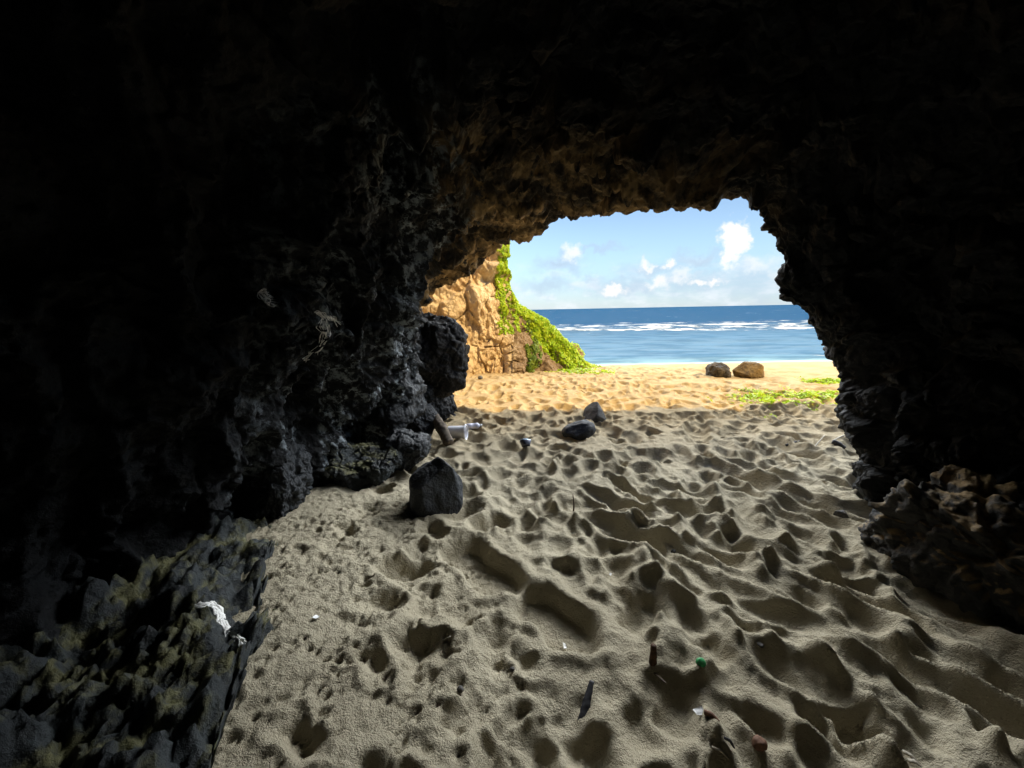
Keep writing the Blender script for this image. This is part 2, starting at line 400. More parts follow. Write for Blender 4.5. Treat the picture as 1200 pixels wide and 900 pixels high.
rings = [
  [(.2, -3.6, .9), (.2, -3.6, 1.3), (.5, -3.6, 1.4), (.8, -3.6, 1.3), (.8, -3.6, .9)],
  [(-1.2, -2.6, -.5), (-1.6, -2.6, 1), (-1.2, -2.6, 2.2), (.3, -2.6, 3.0), (1.8, -2.6, 2.4), (2.4, -2.6, 1.2), (2.2, -2.6, -.5)],
  [(-1.8, -.8, -.5), (-2.3, -.8, 1), (-2, -.8, 2.3), (-.6, -.8, 3.3), (.8, -.8, 3.5), (2.2, -.8, 3), (2.9, -.8, 1.5), (2.9, -.8, -.5)],
  [(-2.0, .8, -.5), (-2.3, .8, .8), (-2.1, .8, 2), (-1.4, .8, 3.0), (0, .8, 3.4), (1.5, .8, 3.2), (2.7, .8, 2.3), (3.1, .8, 1.2), (3.0, .8, -.5)],
  [(-2.0, 2.0, -.5), (-1.95, 2.1, .4), (-1.6, 2.2, 1.2), (-1.3, 2.2, 2.0), (-1.0, 2.1, 2.7), (0, 1.8, 2.85), (1.2, 1.5, 2.8), (2.3, 1.45, 2.4), (2.9, 1.5, 1.5), (2.9, 1.5, .6), (2.8, 1.5, -.5)],
  [(-1.9, 3.0, -.5), (-1.7, 3.05, .3), (-1.25, 3.1, .9), (-1.0, 3.1, 1.5), (-.78, 3.05, 2.2), (-.4, 2.7, 2.6), (.4, 2.3, 2.62), (1.3, 1.95, 2.52), (2.2, 1.9, 2.2), (2.6, 2.0, 1.5), (2.68, 2.1, .6), (2.75, 2.2, -.5)],
  [(-1.55, 3.9, -.5), (-1.4, 3.9, .35), (-1.15, 3.9, .9), (-.98, 3.85, 1.5), (-.85, 3.75, 2.1), (-.45, 3.3, 2.45), (.4, 2.75, 2.46), (1.3, 2.4, 2.38), (2.05, 2.3, 2.1), (2.4, 2.4, 1.5), (2.58, 2.5, .6), (2.72, 2.6, -.5)],
  MO]
MO_r = resample(MO, NPROF)
cen = np.array([1.0, 4.2, .9])
def push(P, out, dy, up=0.0):
    d = P - cen; d[:, 1] = 0; d /= np.linalg.norm(d, axis=1, keepdims=True)+1e-9
    Q = P + d*np.asarray(out).reshape(-1, 1); Q[:, 1] += dy; Q[:, 2] += up
    Q[0, 2] = Q[-1, 2] = -.6; return Q
CTRL = [resample(r, NPROF) for r in rings]
e1 = push(MO_r.copy(), .22, .04); CTRL.append(e1)
e2 = push(MO_r.copy(), .75, -.05); CTRL.append(e2)
def hill(r, zs, y0):
    Q = push(MO_r.copy(), r, 0.0); Q[:, 2] = np.where(Q[:, 2] > 0, Q[:, 2]*zs, Q[:, 2])
    tgt = np.minimum(Q[:, 1], y0 + .12 - .15*np.clip(Q[:, 0]-3, 0, 7) - .80*np.maximum(Q[:, 2], 0)); Q[:, 1] = tgt
    return Q
CTRL.append(hill(2.0, 1.15, 5.35)); CTRL.append(hill(4.0, 1.25, 5.35)); CTRL.append(hill(8.0, 1.05, 5.35))
top = hill(12.0, .9, 5.4); CTRL.append(top)
b1 = top.copy(); b1[:, 1] -= 5; b1[:, 2] *= .9; CTRL.append(b1)
b2 = top.copy(); b2[:, 1] = -14; b2[:, 2] = -.6; CTRL.append(b2)
CTRL = np.array(CTRL)                       # (rings, NPROF, 3)
def crom(C, t):
    n = len(C); i = np.clip(np.floor(t).astype(int), 0, n-2); f = (t-i)[:, None, None]
    p0, p1, p2, p3 = (C[np.clip(i+k, 0, n-1)] for k in (-1, 0, 1, 2))
    return .5*(2*p1 + (p2-p0)*f + (2*p0-5*p1+4*p2-p3)*f*f + (3*p1-p0-3*p2+p3)*f**3)
IM = len(rings)-1
tt = np.concatenate([np.linspace(0, 3, 110, endpoint=False), np.linspace(3, IM, 470, endpoint=False),
                     np.linspace(IM, IM+2, 70, endpoint=False), np.linspace(IM+2, len(CTRL)-1, 130)])
S = crom(CTRL, tt)
NV = 900
# cubic-ish upsample across the profile
vi = np.linspace(0, NPROF-1, NV)
S = np.transpose(crom(np.transpose(S, (1, 0, 2)), vi), (1, 0, 2))
NR = grid_normals(S)
cp = S.reshape(-1, 3).astype(np.float32); nn = NR.reshape(-1, 3)
tm = np.repeat(tt, NV)
lipw = 1 - .80*np.exp(-((tm-IM)/.5)**2)                # keep the traced lip close to where it stands
warp = np.stack([fbm(cp, 1.3, 3, 61), fbm(cp, 1.3, 3, 62), fbm(cp, 1.3, 3, 63)], -1)*.18
cw = cp + warp
lipw = np.maximum(lipw, 0); d = .16*fbm(cw, 1.1, 3, 11)*lipw
leftm = sstep(.2, -.7, cp[:, 0])
fold = ridged(cp+warp*.7, (1.7, 1.7, .40), 2, 23)        # draped vertical folds on the left wall
d += leftm*.24*(fold-.8)*lipw
near_lip = .12+.88*lipw
d += .17*blocks(cw, (2.6, 2.6, 3.2), 5)*(1-.55*leftm)*near_lip
d += .075*blocks(cp+warp*.5, (7.0, 7.0, 8.5), 15)*(1-.35*leftm)*(.12+.88*lipw)
d += .024*blocks(cp+warp*.3, 18.0, 25, .2)*(.3+.7*lipw)
k1, k2 = worley(cp+warp*.4, 9.0, 45)
d += .075*(.45-k1)*(1.2-lipw)
k1, k2 = worley(cp+warp*.3, 20.0, 46)
d += .022*(.45-k1)*(1.2-lipw)
k1, k2 = worley(cw, (4.5, 4.5, 2.6), 35)
d += leftm*.03*(.45-k1)
d += .012*(ridged(cw, 6.5, 4, 37)-1.0)
d += .010*fbm(cp, 26, 3, 71)
big = sstep(IM+2, IM+3, tm)
d += big*(.7*fbm(cp, .35, 4, 91))
sgn = -1.0 if (NR[300, NV//2, 2] > 0) else 1.0           # positive displacement bulges into the cave
CV = cp + nn*(sgn*d)[:, None]
def cave_extra(x, y): return 0
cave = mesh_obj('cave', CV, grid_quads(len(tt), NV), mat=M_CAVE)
tag(cave, 'black craggy rock walls and roof of the sea cave around the opening', 'cave', kind='structure')
CAVE_BVH = None
def cave_bvh():
    global CAVE_BVH
    if CAVE_BVH is None:
        q = grid_quads(len(tt), NV)[:580*NV]
        CAVE_BVH = BVHTree.FromPolygons([tuple(v) for v in CV[:582*NV].tolist()], q.tolist())
    return CAVE_BVH
def hit(px, py):
    d_ = ray(px, py); r = cave_bvh().ray_cast(Vector(CAM), Vector(d_))
    return (np.array(r[0]), np.array(r[1])) if r[0] is not None else (at_y(px, py, 3), -d_)

# ------------------------------------------------------------------ rocks
def ico(sub):
    bm = bmesh.new(); bmesh.ops.create_icosphere(bm, subdivisions=sub, radius=1.0)
    V = np.array([v.co for v in bm.verts]); T = np.array([[v.index for v in f.verts] for f in bm.faces]); bm.free()
    return V, T
ICO = {}
def rock(name, loc, size, rot=(0, 0, 0), seed=1, mat=None, sub=6, facets=7, box=3.0, rough=.10, crag=.06, fine=.015, freq=1.0, lo=.62, hi=.95, cuts=()):
    if sub not in ICO: ICO[sub] = ico(sub)
    V, T = ICO[sub]; r = np.random.default_rng(seed)
    p = V/((np.abs(V)**box).sum(1)**(1/box))[:, None]
    for k in range(facets):
        n = r.normal(size=3); n /= np.linalg.norm(n); c = r.uniform(lo, hi)
        e = np.maximum(0, p@n-c); p = p - (e*.9)[:, None]*n
    for n, c in cuts:
        n = np.array(n, float); n /= np.linalg.norm(n); e = np.maximum(0, p@n-c); p = p - (e*.95)[:, None]*n
    size = np.array(size, float); w = p*size
    ms = float(size.mean())
    q = w + np.array([seed*3.1, seed*1.7, 0])
    nd = V/size; nd /= np.linalg.norm(nd, axis=1, keepdims=True)
    dd = rough*ms*fbm(q, 1.3/ms*freq, 4, seed) + fine*ms*fbm(q, 9/ms*freq, 3, seed+3)
    if crag:
        dd = dd + crag*ms*(1.1*blocks(q, 1.7/ms*freq, seed+5) + .55*blocks(q, 4.6/ms*freq, seed+6) + .12*blocks(q, 11/ms*freq, seed+7, .2))
    w = w + nd*dd[:, None]
    o = mesh_obj(name, w, tris=T, mat=mat); o.location = loc; o.rotation_euler = rot
    return o
def sit(px, py, lift): p = ground(px, py); return (p[0], p[1], p[2]+lift)

# big hanging boulder on the left of the mouth
o = rock('boulder', tuple(at_y(492, 428, 5.3)), (.60, .58, .70), (.1, .1, .3), 21, M_BOULD, 7, 9, 3.5, .16, .09, .012)
tag(o, 'big black craggy boulder jutting from the left wall beside the sunlit cliff', 'boulder')
o = rock('boulder', tuple(at_y(462, 462, 4.05)), (.26, .40, .36), (.2, .1, -.2), 22, M_BLACK, 6, 7, 3, .14, .10, .02)
tag(o, 'rounded black boulder with a pale streaked top corner against the left wall', 'boulder')
o = rock('rock', tuple(at_y(492, 492, 4.5)), (.22, .25, .20), (0, .4, .3), 23, M_BLACK, 6, 8, 3, .12, .09, .02)
tag(o, 'black rock wedged between the leaning driftwood log and the left wall', 'rock')
o = rock('rock_shelf', tuple(at_y(418, 545, 3.35)), (.40, .34, .25), (0, -.05, -.25), 24, M_LEDGE, 7, 9, 4, .10, .10, .02, 1.2)
tag(o, 'long low shelf of black rock with olive algae on its top edge', 'rock shelf')
o = rock('rock', tuple(at_y(478, 528, 3.6)), (.23, .22, .20), (.1, .3, .2), 25, M_BLACK, 6, 8, 3.5, .12, .10, .02)
tag(o, 'blue-black rock at the right end of the algae-topped shelf', 'rock')
o = rock('rock', tuple(at_y(332, 568, 2.72)), (.23, .28, .32), (.1, .15, .2), 26, M_BLACK, 7, 8, 3, .14, .12, .025, 1.2)
tag(o, 'tall rough black rock at the foot of the left wall above the pocked sand', 'rock')
# black boulder standing on the sand
g = ground(508, 600)
o = rock('boulder', (g[0], g[1]+.16, g[2]+.15), (.205, .19, .245), (.05, .10, .35), 31, M_BASALT, 6, 2, 3.6, .08, .012, .006, 1.0,
         cuts=(((-.5, -.3, .85), .86), ((.9, -.4, .35), .86), ((.2, -.9, .1), .8)))
tag(o, 'smooth blue-black upright boulder standing alone on the sand', 'boulder')
g = ground(680, 511)
o = rock('stone', (g[0], g[1]+.1, g[2]+.07), (.20, .16, .105), (0, -.25, .15), 32, M_BASALT, 5, 5, 2.6, .08, .02, .01)
tag(o, 'flat black stone lying in front of a wedge-shaped stone on the sand', 'stone')
g = ground(697, 491)
o = rock('stone', (g[0], g[1]+.1, g[2]+.075), (.185, .16, .165), (0, 0, .2), 33, M_GREYSTONE, 5, 3, 3.4, .05, .015, .01,
         cuts=(((-.72, -.15, .62), .32), ((1, .1, .15), .62)))
tag(o, 'wedge-shaped dark stone with a pale grey right face behind the flat black one', 'stone')
g = ground(849, 442)
o = rock('boulder', (g[0], g[1]+.25, g[2]+.11), (.25, .26, .19), (0, .1, .1), 34, M_DARKBROWN, 6, 7, 3, .14, .06, .02)
tag(o, 'dark low boulder on the sunlit beach, left of the golden-brown one', 'boulder')
g = ground(882, 442)
o = rock('boulder', (g[0], g[1]+.25, g[2]+.12), (.31, .28, .20), (0, 0, -.1), 35, M_BROWN, 6, 6, 3.6, .09, .04, .015)
tag(o, 'golden-brown blocky boulder on the sunlit beach near the sea', 'boulder')
# ledges
gl = on_z(150, 800, .15)
o = rock('rock_ledge', (-1.70, 1.10, -.03), (.90, 1.38, .26), (-.03, .09, .5), 41, M_LEDGE, 7, 10, 4.0, .12, .078, .05, 2.2)
tag(o, 'low dark rock ledge with green-yellow algae at the lower left beside the sand', 'rock ledge')
o = rock('rock_ledge', (3.08, 2.02, .15), (.80, .66, .44), (0, .05, .45), 42, M_MOSS, 7, 10, 3.4, .14, .11, .03, 1.5)
tag(o, 'dark knobbly ledge with a brown mossy top at the foot of the right wall', 'rock ledge')

# ------------------------------------------------------------------ cliff spur beyond the mouth
crest_px = [(480, 60, 9.8), (560, 160, 10.0), (586, 230, 10.2), (591, 285, 10.4), (596, 335, 10.6), (612, 358, 10.8), (640, 377, 11.0), (662, 398, 11.1), (688, 424, 11.2), (712, 436, 11.3)]
crest = np.array([(-9, 9.0, 9.0), (-5, 9.3, 8.2)] + [tuple(at_y(*q)) for q in crest_px] + [(3.1, 11.6, -.6)])
foot = np.array([(-9, 7.6, -.6), (-5, 8.4, -.6), (-3.2, 9.2, -.6), (-1.9, 9.6, -.6), (-1.2, 9.7, -.6), (-.7, 9.8, -.6), (-.3, 9.85, -.6), (0.1, 9.9, -.6),
                 (.6, 10.1, -.7), (1.1, 10.3, -.7), (1.7, 10.6, -.7), (2.4, 10.9, -.8), (3.1, 11.3, -.9)])
NA, NB = 900, 520
def rs_idx(P, n):
    return np.transpose(crom(P[:, None, :], np.linspace(0, len(P)-1, n)), (0, 1, 2))[:, 0]
ca = np.linspace(0, 1, NA)
Cc, Ff = resample(crest, NA*1), resample(foot, NA*1)
# match by x so that the face stays upright
Ff = np.stack([Cc[:, 0], np.interp(Cc[:, 0], foot[:, 0], foot[:, 1]), np.interp(Cc[:, 0], foot[:, 0], foot[:, 2])], 1)
tb = np.linspace(0, 1.6, NB)
CL = np.zeros((NA, NB, 3))
for j, b in enumerate(tb):
    if b <= 1:
        k = b; s_ = k**1.0
        CL[:, j, 0] = Cc[:, 0]*1.0; CL[:, j, 1] = Ff[:, 1] + (Cc[:, 1]-Ff[:, 1])*(k**1.6); CL[:, j, 2] = Ff[:, 2] + (Cc[:, 2]-Ff[:, 2])*s_
    else:
        k = (b-1)/.6
        CL[:, j, 0] = Cc[:, 0]; CL[:, j, 1] = Cc[:, 1] + k*5; CL[:, j, 2] = Cc[:, 2] - (Cc[:, 2]+1.6)*k**1.5
nc = grid_normals(CL).reshape(-1, 3)
q = CL.reshape(-1, 3).astype(np.float32)
wp = np.stack([fbm(q, .8, 3, 201), fbm(q, .8, 3, 202), fbm(q, .8, 3, 203)], -1)*.3
keep = 1 - .75*np.exp(-((np.tile(tb, NA)-1)/.12)**2)
k1, k2 = worley(q+wp, (1.5, 1.5, 1.1), 205); k3, _ = worley(q+wp, (4, 4, 3), 206)
dd = (.28*fbm(q+wp, .7, 4, 210) + .28*blocks(q+wp, (.9, .9, .7), 205, .10) + .14*blocks(q+wp*.6, (2.3, 2.3, 1.6), 206, .08) + .06*blocks(q, (5, 5, 4), 207, .15)
      + .08*(ridged(q+wp, (2.0, 2.0, .9), 4, 212)-1))*keep
dd = dd + .02*fbm(q, 9, 3, 224)
sg = 1.0 if nc.reshape(NA, NB, 3)[NA//2, NB//3, 1] < 0 else -1.0
CLV = q + nc*(sg*dd)[:, None]
cliff = mesh_obj('cliff', CLV, grid_quads(NA, NB), mat=M_CLIFF)
tag(cliff, 'sunlit orange-tan rock cliff sloping down to the beach left of the sea', 'cliff', kind='structure')

def leaves(name, P, Nrm, size, mat, jitter=.6, stand=.02, seed=3, parent=None):
    r = np.random.default_rng(seed); n = len(P)
    Nrm = Nrm + r.normal(size=(n, 3))*jitter; Nrm /= np.linalg.norm(Nrm, axis=1, keepdims=True)
    t = np.cross(Nrm, r.normal(size=(n, 3))); t /= np.linalg.norm(t, axis=1, keepdims=True); b = np.cross(Nrm, t)
    s = (size*r.uniform(.6, 1.3, n))[:, None]; c = P + Nrm*stand*r.uniform(.2, 1.4, n)[:, None]
    V = np.stack([c-t*s, c+b*s*.55+Nrm*s*.12, c+t*s*1.0, c-b*s*.55+Nrm*s*.12], 1).reshape(-1, 3)
    i = np.arange(n)*4
    T = np.concatenate([np.stack([i, i+1, i+2], 1), np.stack([i, i+2, i+3], 1)])
    return mesh_obj(name, V, tris=T, mat=mat, parent=parent, smooth=False)
# green creeper draped over the crest and seaward slope
CG = CLV.reshape(NA, NB, 3); CN = grid_normals(CG)*sg
ai, bj = rng.integers(0, NA-1, 420000), rng.integers(0, NB-1, 420000)
pp = CG[ai, bj]; pn = CN[ai, bj]; bb = tb[bj]
lim = 1.0 - .10 - .34*sstep(-.1, 1.0, pp[:, 0]) - .55*sstep(.9, 2.2, pp[:, 0]) + .16*fbm(pp, 1.4, 3, 300)
sel = ((bb > lim) | ((pn[:, 0]+.25*fbm(pp, 1.2, 3, 301) > .52) & (pp[:, 2] > .9) & (pp[:, 0] > -.34+.12*fbm(pp, 2.5, 2, 305)))) & (pp[:, 0] > -.45) & (pp[:, 2] > -.5) & (bb < 1.35)
area = rng.random(len(pp)) < np.clip(.55*(pp[:, 2]+1.0)/2.0, .3, .9)
sel &= area
cr = leaves('creeper', pp[sel], pn[sel], .040, M_CREEPER, .42, .03)
tag(cr, 'bright yellow-green creeper covering the seaward slope of the cliff', 'creeper', kind='stuff')
sel2 = (pp[:, 0] > .15) & (pp[:, 0] < 1.15) & (bb < 1) & (bb > .15) & (np.abs(pp[:, 0]-.62-.35*fbm(pp, 1.5, 3, 310)) < .07) & (pp[:, 2] < 1.2)
cr2 = leaves('hanging_vine', pp[sel2], pn[sel2], .04, M_DARKLEAF, .6, .05, 5)
tag(cr2, 'dark green leafy vine hanging down the brown rock at the end of the cliff', 'vine', kind='stuff')
# ground cover
def cover(name, pts, spread, n, size, mat, seed, label):
    r = np.random.default_rng(seed); P = []
    for (px, py, k) in pts:
        c = ground(px, py); m_ = int(n*k)
        a = r.normal(size=(m_, 2))*np.array(spread)*math.sqrt(k)
        for d_ in a:
            x, y = c[0]+d_[0], c[1]+d_[1]; P.append((x, y, sand_z(x, y)+r.uniform(.004, .022)))
    P = np.array(P); keep_ = noise(P, 2.2, seed)+.25*noise(P, 7, seed+1) > -.08; P = P[keep_]
    o_ = leaves(name, P, np.tile([0, 0, 1.0], (len(P), 1)), size, mat, .45, .01, seed)
    return tag(o_, label, 'ground cover', kind='stuff')
cover('beach_creeper', [(875, 459, .25), (900, 463, .4), (925, 466, 1), (945, 463, 1), (922, 472, .35), (975, 462, .9), (1000, 446, .8), (960, 446, .5), (895, 484, .03)], (.46, .17), 620, .036, M_CREEPER, 61,
      'patch of bright green creeper spreading over the sunlit beach on the right')
cover('cliff_foot_creeper', [(640, 432, 1), (665, 434, 1), (690, 436, .7), (620, 431, .4)], (.40, .22), 800, .04, M_CREEPER, 63,
      'low strip of bright green creeper along the sand at the foot of the cliff')

# ------------------------------------------------------------------ sea
SEA_Z = -1.30
sy = np.concatenate([np.arange(15, 70, .22), grow(70, .3, 30000, 1.03)])
st = np.concatenate([np.linspace(-2.5, -.35, 60, endpoint=False), np.linspace(-.35, 1.3, 420), np.linspace(1.3, 3.2, 50)[1:]])
SX = st[None, :]*sy[:, None]; SY = np.repeat(sy[:, None], len(st), 1)
q = np.stack([SX, SY, 0*SX], -1).astype(np.float32)
sh = .07*fbm(q, (.10, .30, 1), 3, 400)*sstep(16, 30, SY)
yb = SY + 6*noise(q, (.035, .01, 1), 405)
crest_ = np.exp(-((yb-50)/2.2)**2)*(.35+.35*noise(q, (.06, .02, 1), 407)) + .25*np.exp(-((yb-60)/3)**2)
sh = (sh + np.maximum(0, crest_) + .16*fbm(q, (.3, .5, 1), 3, 409)*np.exp(-((yb-47)/5)**2))*sstep(400, 120, SY)
sea = mesh_obj('sea', np.stack([SX, SY, SEA_Z+sh], -1), grid_quads(*SX.shape), mat=M_SEA)
tag(sea, 'blue ocean with a white line of breaking surf under the horizon', 'sea', kind='structure')

# ------------------------------------------------------------------ world and sun
ELEV = math.radians(41); sx_, sy_ = .72, -.69
AZ = math.atan2(sx_, sy_)
sun_dir = Vector((math.sin(AZ)*math.cos(ELEV), math.cos(AZ)*math.cos(ELEV), math.sin(ELEV)))
sd = bpy.data.lights.new('sun', 'SUN'); sd.energy = 2.05; sd.angle = math.radians(.5); sd.color = (1, .75, .38)
so = bpy.data.objects.new('sun', sd); COL.objects.link(so); so.rotation_euler = sun_dir.to_track_quat('Z', 'Y').to_euler()
W = bpy.data.worlds.new('World'); SC.world = W; W.use_nodes = True
t = NT(W.node_tree)
sky = t.n('ShaderNodeTexSky', sky_type='NISHITA', sun_disc=False, sun_elevation=ELEV, sun_rotation=AZ, altitude=0, air_density=1.0, dust_density=.15, ozone_density=2.0)
dv = t.n('ShaderNodeTexCoord').outputs['Generated']
s = t.n('ShaderNodeSeparateXYZ', {0: dv})
azn = t.m('ARCTAN2', s.outputs[0], s.outputs[1]); eln = t.m('ARCSINE', s.outputs[2])
ae = t.n('ShaderNodeCombineXYZ', {0: azn, 1: eln, 2: 0.0}).outputs[0]
n1 = t.n('ShaderNodeTexNoise', {'Vector': ae, 'Scale': 26.0, 'Detail': 7.0, 'Roughness': .6})
wv = t.vm('SCALE', t.vm('SUBTRACT', n1.outputs['Color'], (.5, .5, .5))); wv.node.inputs['Scale'].default_value = .095
aw = t.vm('ADD', ae, wv)
def azel(px, py):
    d_ = ray(px, py); return math.atan2(d_[0], d_[1]), math.asin(d_[2])
def blob(px, py, rx, ry, soft=.5):
    a, e = azel(px, py)
    v = t.vm('DIVIDE', t.vm('SUBTRACT', aw, (a, e, 0)), (rx/F, ry/F, 1e9))
    L = t.n('ShaderNodeVectorMath', {0: v}, operation='LENGTH').outputs['Value']
    return t.m('SUBTRACT', 1.0, t.ss(L, soft, 1.15))
def mx(L, k=1.0):
    o_ = None
    for b_ in L:
        b2 = t.m('MULTIPLY', blob(*b_[:5]), b_[5]*k); o_ = b2 if o_ is None else t.m('MAXIMUM', o_, b2)
    return o_
white = mx([(858, 272, 15, 14, .5, 1), (860, 290, 13, 20, .5, 1), (672, 296, 13, 10, .2, .7), (756, 311, 10, 7, .2, .75), (780, 309, 9, 7, .2, .8),
            (718, 338, 15, 7, .2, .9), (774, 333, 13, 8, .2, .7), (820, 330, 11, 6, .2, .8), (842, 329, 12, 6, .2, .8), (888, 312, 17, 12, .0, .5), (912, 324, 14, 14, .0, .5), (800, 322, 14, 9, .2, .5)])
grey = mx([(655, 309, 36, 14, .0, .75), (700, 293, 45, 6, .0, .55), (765, 316, 48, 12, .0, .6), (815, 303, 34, 11, .0, .65), (735, 335, 70, 16, .0, .65), (820, 330, 70, 20, .0, .6),
           (640, 335, 50, 14, .0, .6), (695, 325, 20, 10, .0, .5), (880, 330, 60, 25, .0, .5)])
lowb = t.m('MULTIPLY', t.m('SUBTRACT', 1.0, t.ss(eln, .05, .135)), t.ss(t.noise(t.vm('MULTIPLY', ae, (1, 2.4, 1)), 11.0, 7, .6), .45, .66))
# unseen bright cloud bank added as fill light, above what the cave mouth frames
hi = t.m('MULTIPLY', t.m('MULTIPLY', t.ss(eln, .30, .42), t.m('SUBTRACT', 1.0, t.ss(eln, .60, .76))), t.ss(t.noise(dv, 2.2, 6, .55), .30, .44))
hi = t.m('MULTIPLY', hi, t.ss(s.outputs[1], .05, .35))
bg_sky = t.n('ShaderNodeBackground', {'Color': sky.outputs[0], 'Strength': .055})
def over(base, fac, col, st_):
    b_ = t.n('ShaderNodeBackground', {'Color': (*col, 1), 'Strength': st_})
    return t.n('ShaderNodeMixShader', {0: fac, 1: base, 2: b_.outputs[0]}).outputs[0]
w_ = over(bg_sky.outputs[0], t.m('MULTIPLY', t.m('SUBTRACT', 1.0, t.ss(eln, .0, .20)), .62), (.36, .63, .95), .26)
w_ = over(w_, t.m('MULTIPLY', lowb, .62), (.88, .92, .97), .335)
w_ = over(w_, grey, (.52, .65, .82), .30)
w_ = over(w_, white, (1, .97, .94), .335)
FILL_CLOUD = 6.4
w_ = over(w_, hi, (.94, .975, 1.0), FILL_CLOUD)
t.n('ShaderNodeOutputWorld', {'Surface': w_})

# ------------------------------------------------------------------ drift and litter on the sand
def tube_arrays(path, rad, n=12, rough=0.0, seed=1, flat=1.0):
    path = np.asarray(path, float); m = len(path); rad = np.broadcast_to(np.asarray(rad, float), (m,))
    T = np.gradient(path, axis=0); T /= np.linalg.norm(T, axis=1, keepdims=True)+1e-9
    up = np.array([.13, .21, .97]) if abs(T[0, 2]) < .9 else np.array([1, .1, 0])
    A = np.cross(T, up); A /= np.linalg.norm(A, axis=1, keepdims=True); B = np.cross(T, A)
    a = np.linspace(0, 2*math.pi, n, endpoint=False)
    V = path[:, None] + rad[:, None, None]*(np.cos(a)[None, :, None]*A[:, None] + flat*np.sin(a)[None, :, None]*B[:, None])
    V = V.reshape(-1, 3)
    if rough:
        c = np.repeat(path, n, 0); r0 = np.linalg.norm(V-c, axis=1, keepdims=True)
        V = V + (V-c)*(rough*(noise(V, 1.2/np.mean(rad), seed)+.6*noise(V, 3/np.mean(rad), seed+1)))[:, None]
    Q = []
    i = (np.arange(m-1)[:, None]*n + np.arange(n)[None, :]).ravel(); j = (np.arange(m-1)[:, None]*n + (np.arange(n)+1)[None, :] % n).ravel()
    Q = np.stack([i, j, j+n, i+n], 1)
    V = np.concatenate([V, path[:1], path[-1:]]); k = np.arange(n); k2 = (k+1) % n
    Tt = np.concatenate([np.stack([np.full(n, m*n), k2, k], 1), np.stack([np.full(n, m*n+1), (m-1)*n+k, (m-1)*n+k2], 1)])
    return V, Q, Tt
def join(parts):
    Vs, Qs, Ts, o_ = [], [], [], 0
    for V, Q, T in parts: Vs.append(V); Qs.append(Q+o_); Ts.append(T+o_); o_ += len(V)
    return np.concatenate(Vs), np.concatenate(Qs), np.concatenate(Ts)
def tube(name, path, rad, mat, parent=None, n=12, rough=0.0, seed=1, flat=1.0, sub=0):
    if sub:
        path = resample(path, sub); rad = np.interp(np.linspace(0, 1, sub), np.linspace(0, 1, len(np.atleast_1d(rad))), np.atleast_1d(rad))
    V, Q, T = tube_arrays(path, rad, n, rough, seed, flat)
    return mesh_obj(name, V, Q, T, mat, parent)
def lathe(name, prof, mat, parent, n=40, wob=None):
    prof = np.array(prof, float); a = np.linspace(0, 2*math.pi, n, endpoint=False)
    V = np.stack([prof[:, 1][:, None]*np.cos(a), prof[:, 1][:, None]*np.sin(a), np.repeat(prof[:, 0][:, None], n, 1)], -1)
    if wob is not None: V = V + wob(V)
    m = len(prof); V = V.reshape(-1, 3)
    i = (np.arange(m-1)[:, None]*n + np.arange(n)[None, :]).ravel(); j = (np.arange(m-1)[:, None]*n + (np.arange(n)+1)[None, :] % n).ravel()
    return mesh_obj(name, V, np.stack([i, j, j+n, i+n], 1), None, mat, parent)
M_WOOD = mat_plain('weathered_wood', (.17, .135, .10), .85, .2, .55, 30)
M_DARKWOOD = mat_plain('dark_wet_wood', (.035, .035, .042), .6, .4, .5, 60)
M_BROWNWOOD = mat_plain('brown_wood', (.10, .055, .03), .8, .2, .5, 60)
M_PALE = mat_plain('pale_wood', (.52, .47, .38), .8, .2, .3, 60)
M_WHITEPL = mat_plain('white_plastic', (.82, .82, .86), .35, .5, .06, 25, None)
M_LILAC = mat_plain('lilac_white_plastic', (.74, .73, .84), .35, .5, .08, 25)
M_CAN = mat_plain('can_metal', (.10, .10, .12), .35, .6, .4, 50, {'Metallic': .6})
M_CANTOP = mat_plain('can_blue_lid', (.45, .62, .80), .3, .6, .2, 50, {'Metallic': .3})
M_GREENPL = mat_plain('green_plastic', (.06, .42, .14), .4, .5, .2, 90)
M_PAPER = mat_plain('white_paper', (.85, .85, .85), .7, .3, .05, 90)
M_CRUST = mat_plain('bleached_crust', (.86, .85, .82), .8, .2, .25, 60)
M_REDSTONE = mat_plain('red_brown_stone', (.20, .10, .06), .8, .3, .4, 60)

p0, p1 = at_y(508, 486, 4.55), ground(527, 522); p1[2] += .02
o = tube('driftwood_log', [p0, p0*.55+p1*.45+np.array([0, 0, .012]), p1], [.055, .065, .055], M_WOOD, n=28, rough=.16, seed=5, sub=40)
tag(o, 'short grey-brown driftwood log leaning on black rocks by the white tub', 'driftwood')
# ribbed tub on its side
g = ground(536, 512)
e = empty('plastic_tub', (g[0], g[1], g[2]+.085), (math.radians(90), 0, math.radians(82)))
prof = [(-.115, .001), (-.115, .055), (-.112, .066)] + [(-.11+.0095*k, .070+.012*k/22+(.0022 if k % 2 else 0)) for k in range(23)] + [(.112, .090), (.116, .090), (.116, .084), (.10, .080), (-.10, .062)]
lathe('body', prof, M_WHITEPL, e, 56, lambda V: -.10*V*np.clip(V[..., 1:2]/.08, -1, 1)*np.array([0, 1, 0]))
lathe('rim', [(.098, .083), (.098, .092), (.106, .0945), (.106, .0885)], M_WHITEPL, e, 56)
tag(e, 'white ribbed plastic tub lying on its side next to the leaning log', 'plastic tub')
g = ground(555, 499)
e = empty('plastic_bottle', (g[0], g[1], g[2]+.038), (math.radians(90), 0, math.radians(103)))
lathe('body', [(-.10, .001), (-.10, .033), (-.094, .040), (-.03, .041), (-.025, .038), (.02, .038), (.025, .041), (.055, .040), (.075, .024), (.082, .016), (.088, .016)], M_LILAC, e, 40)
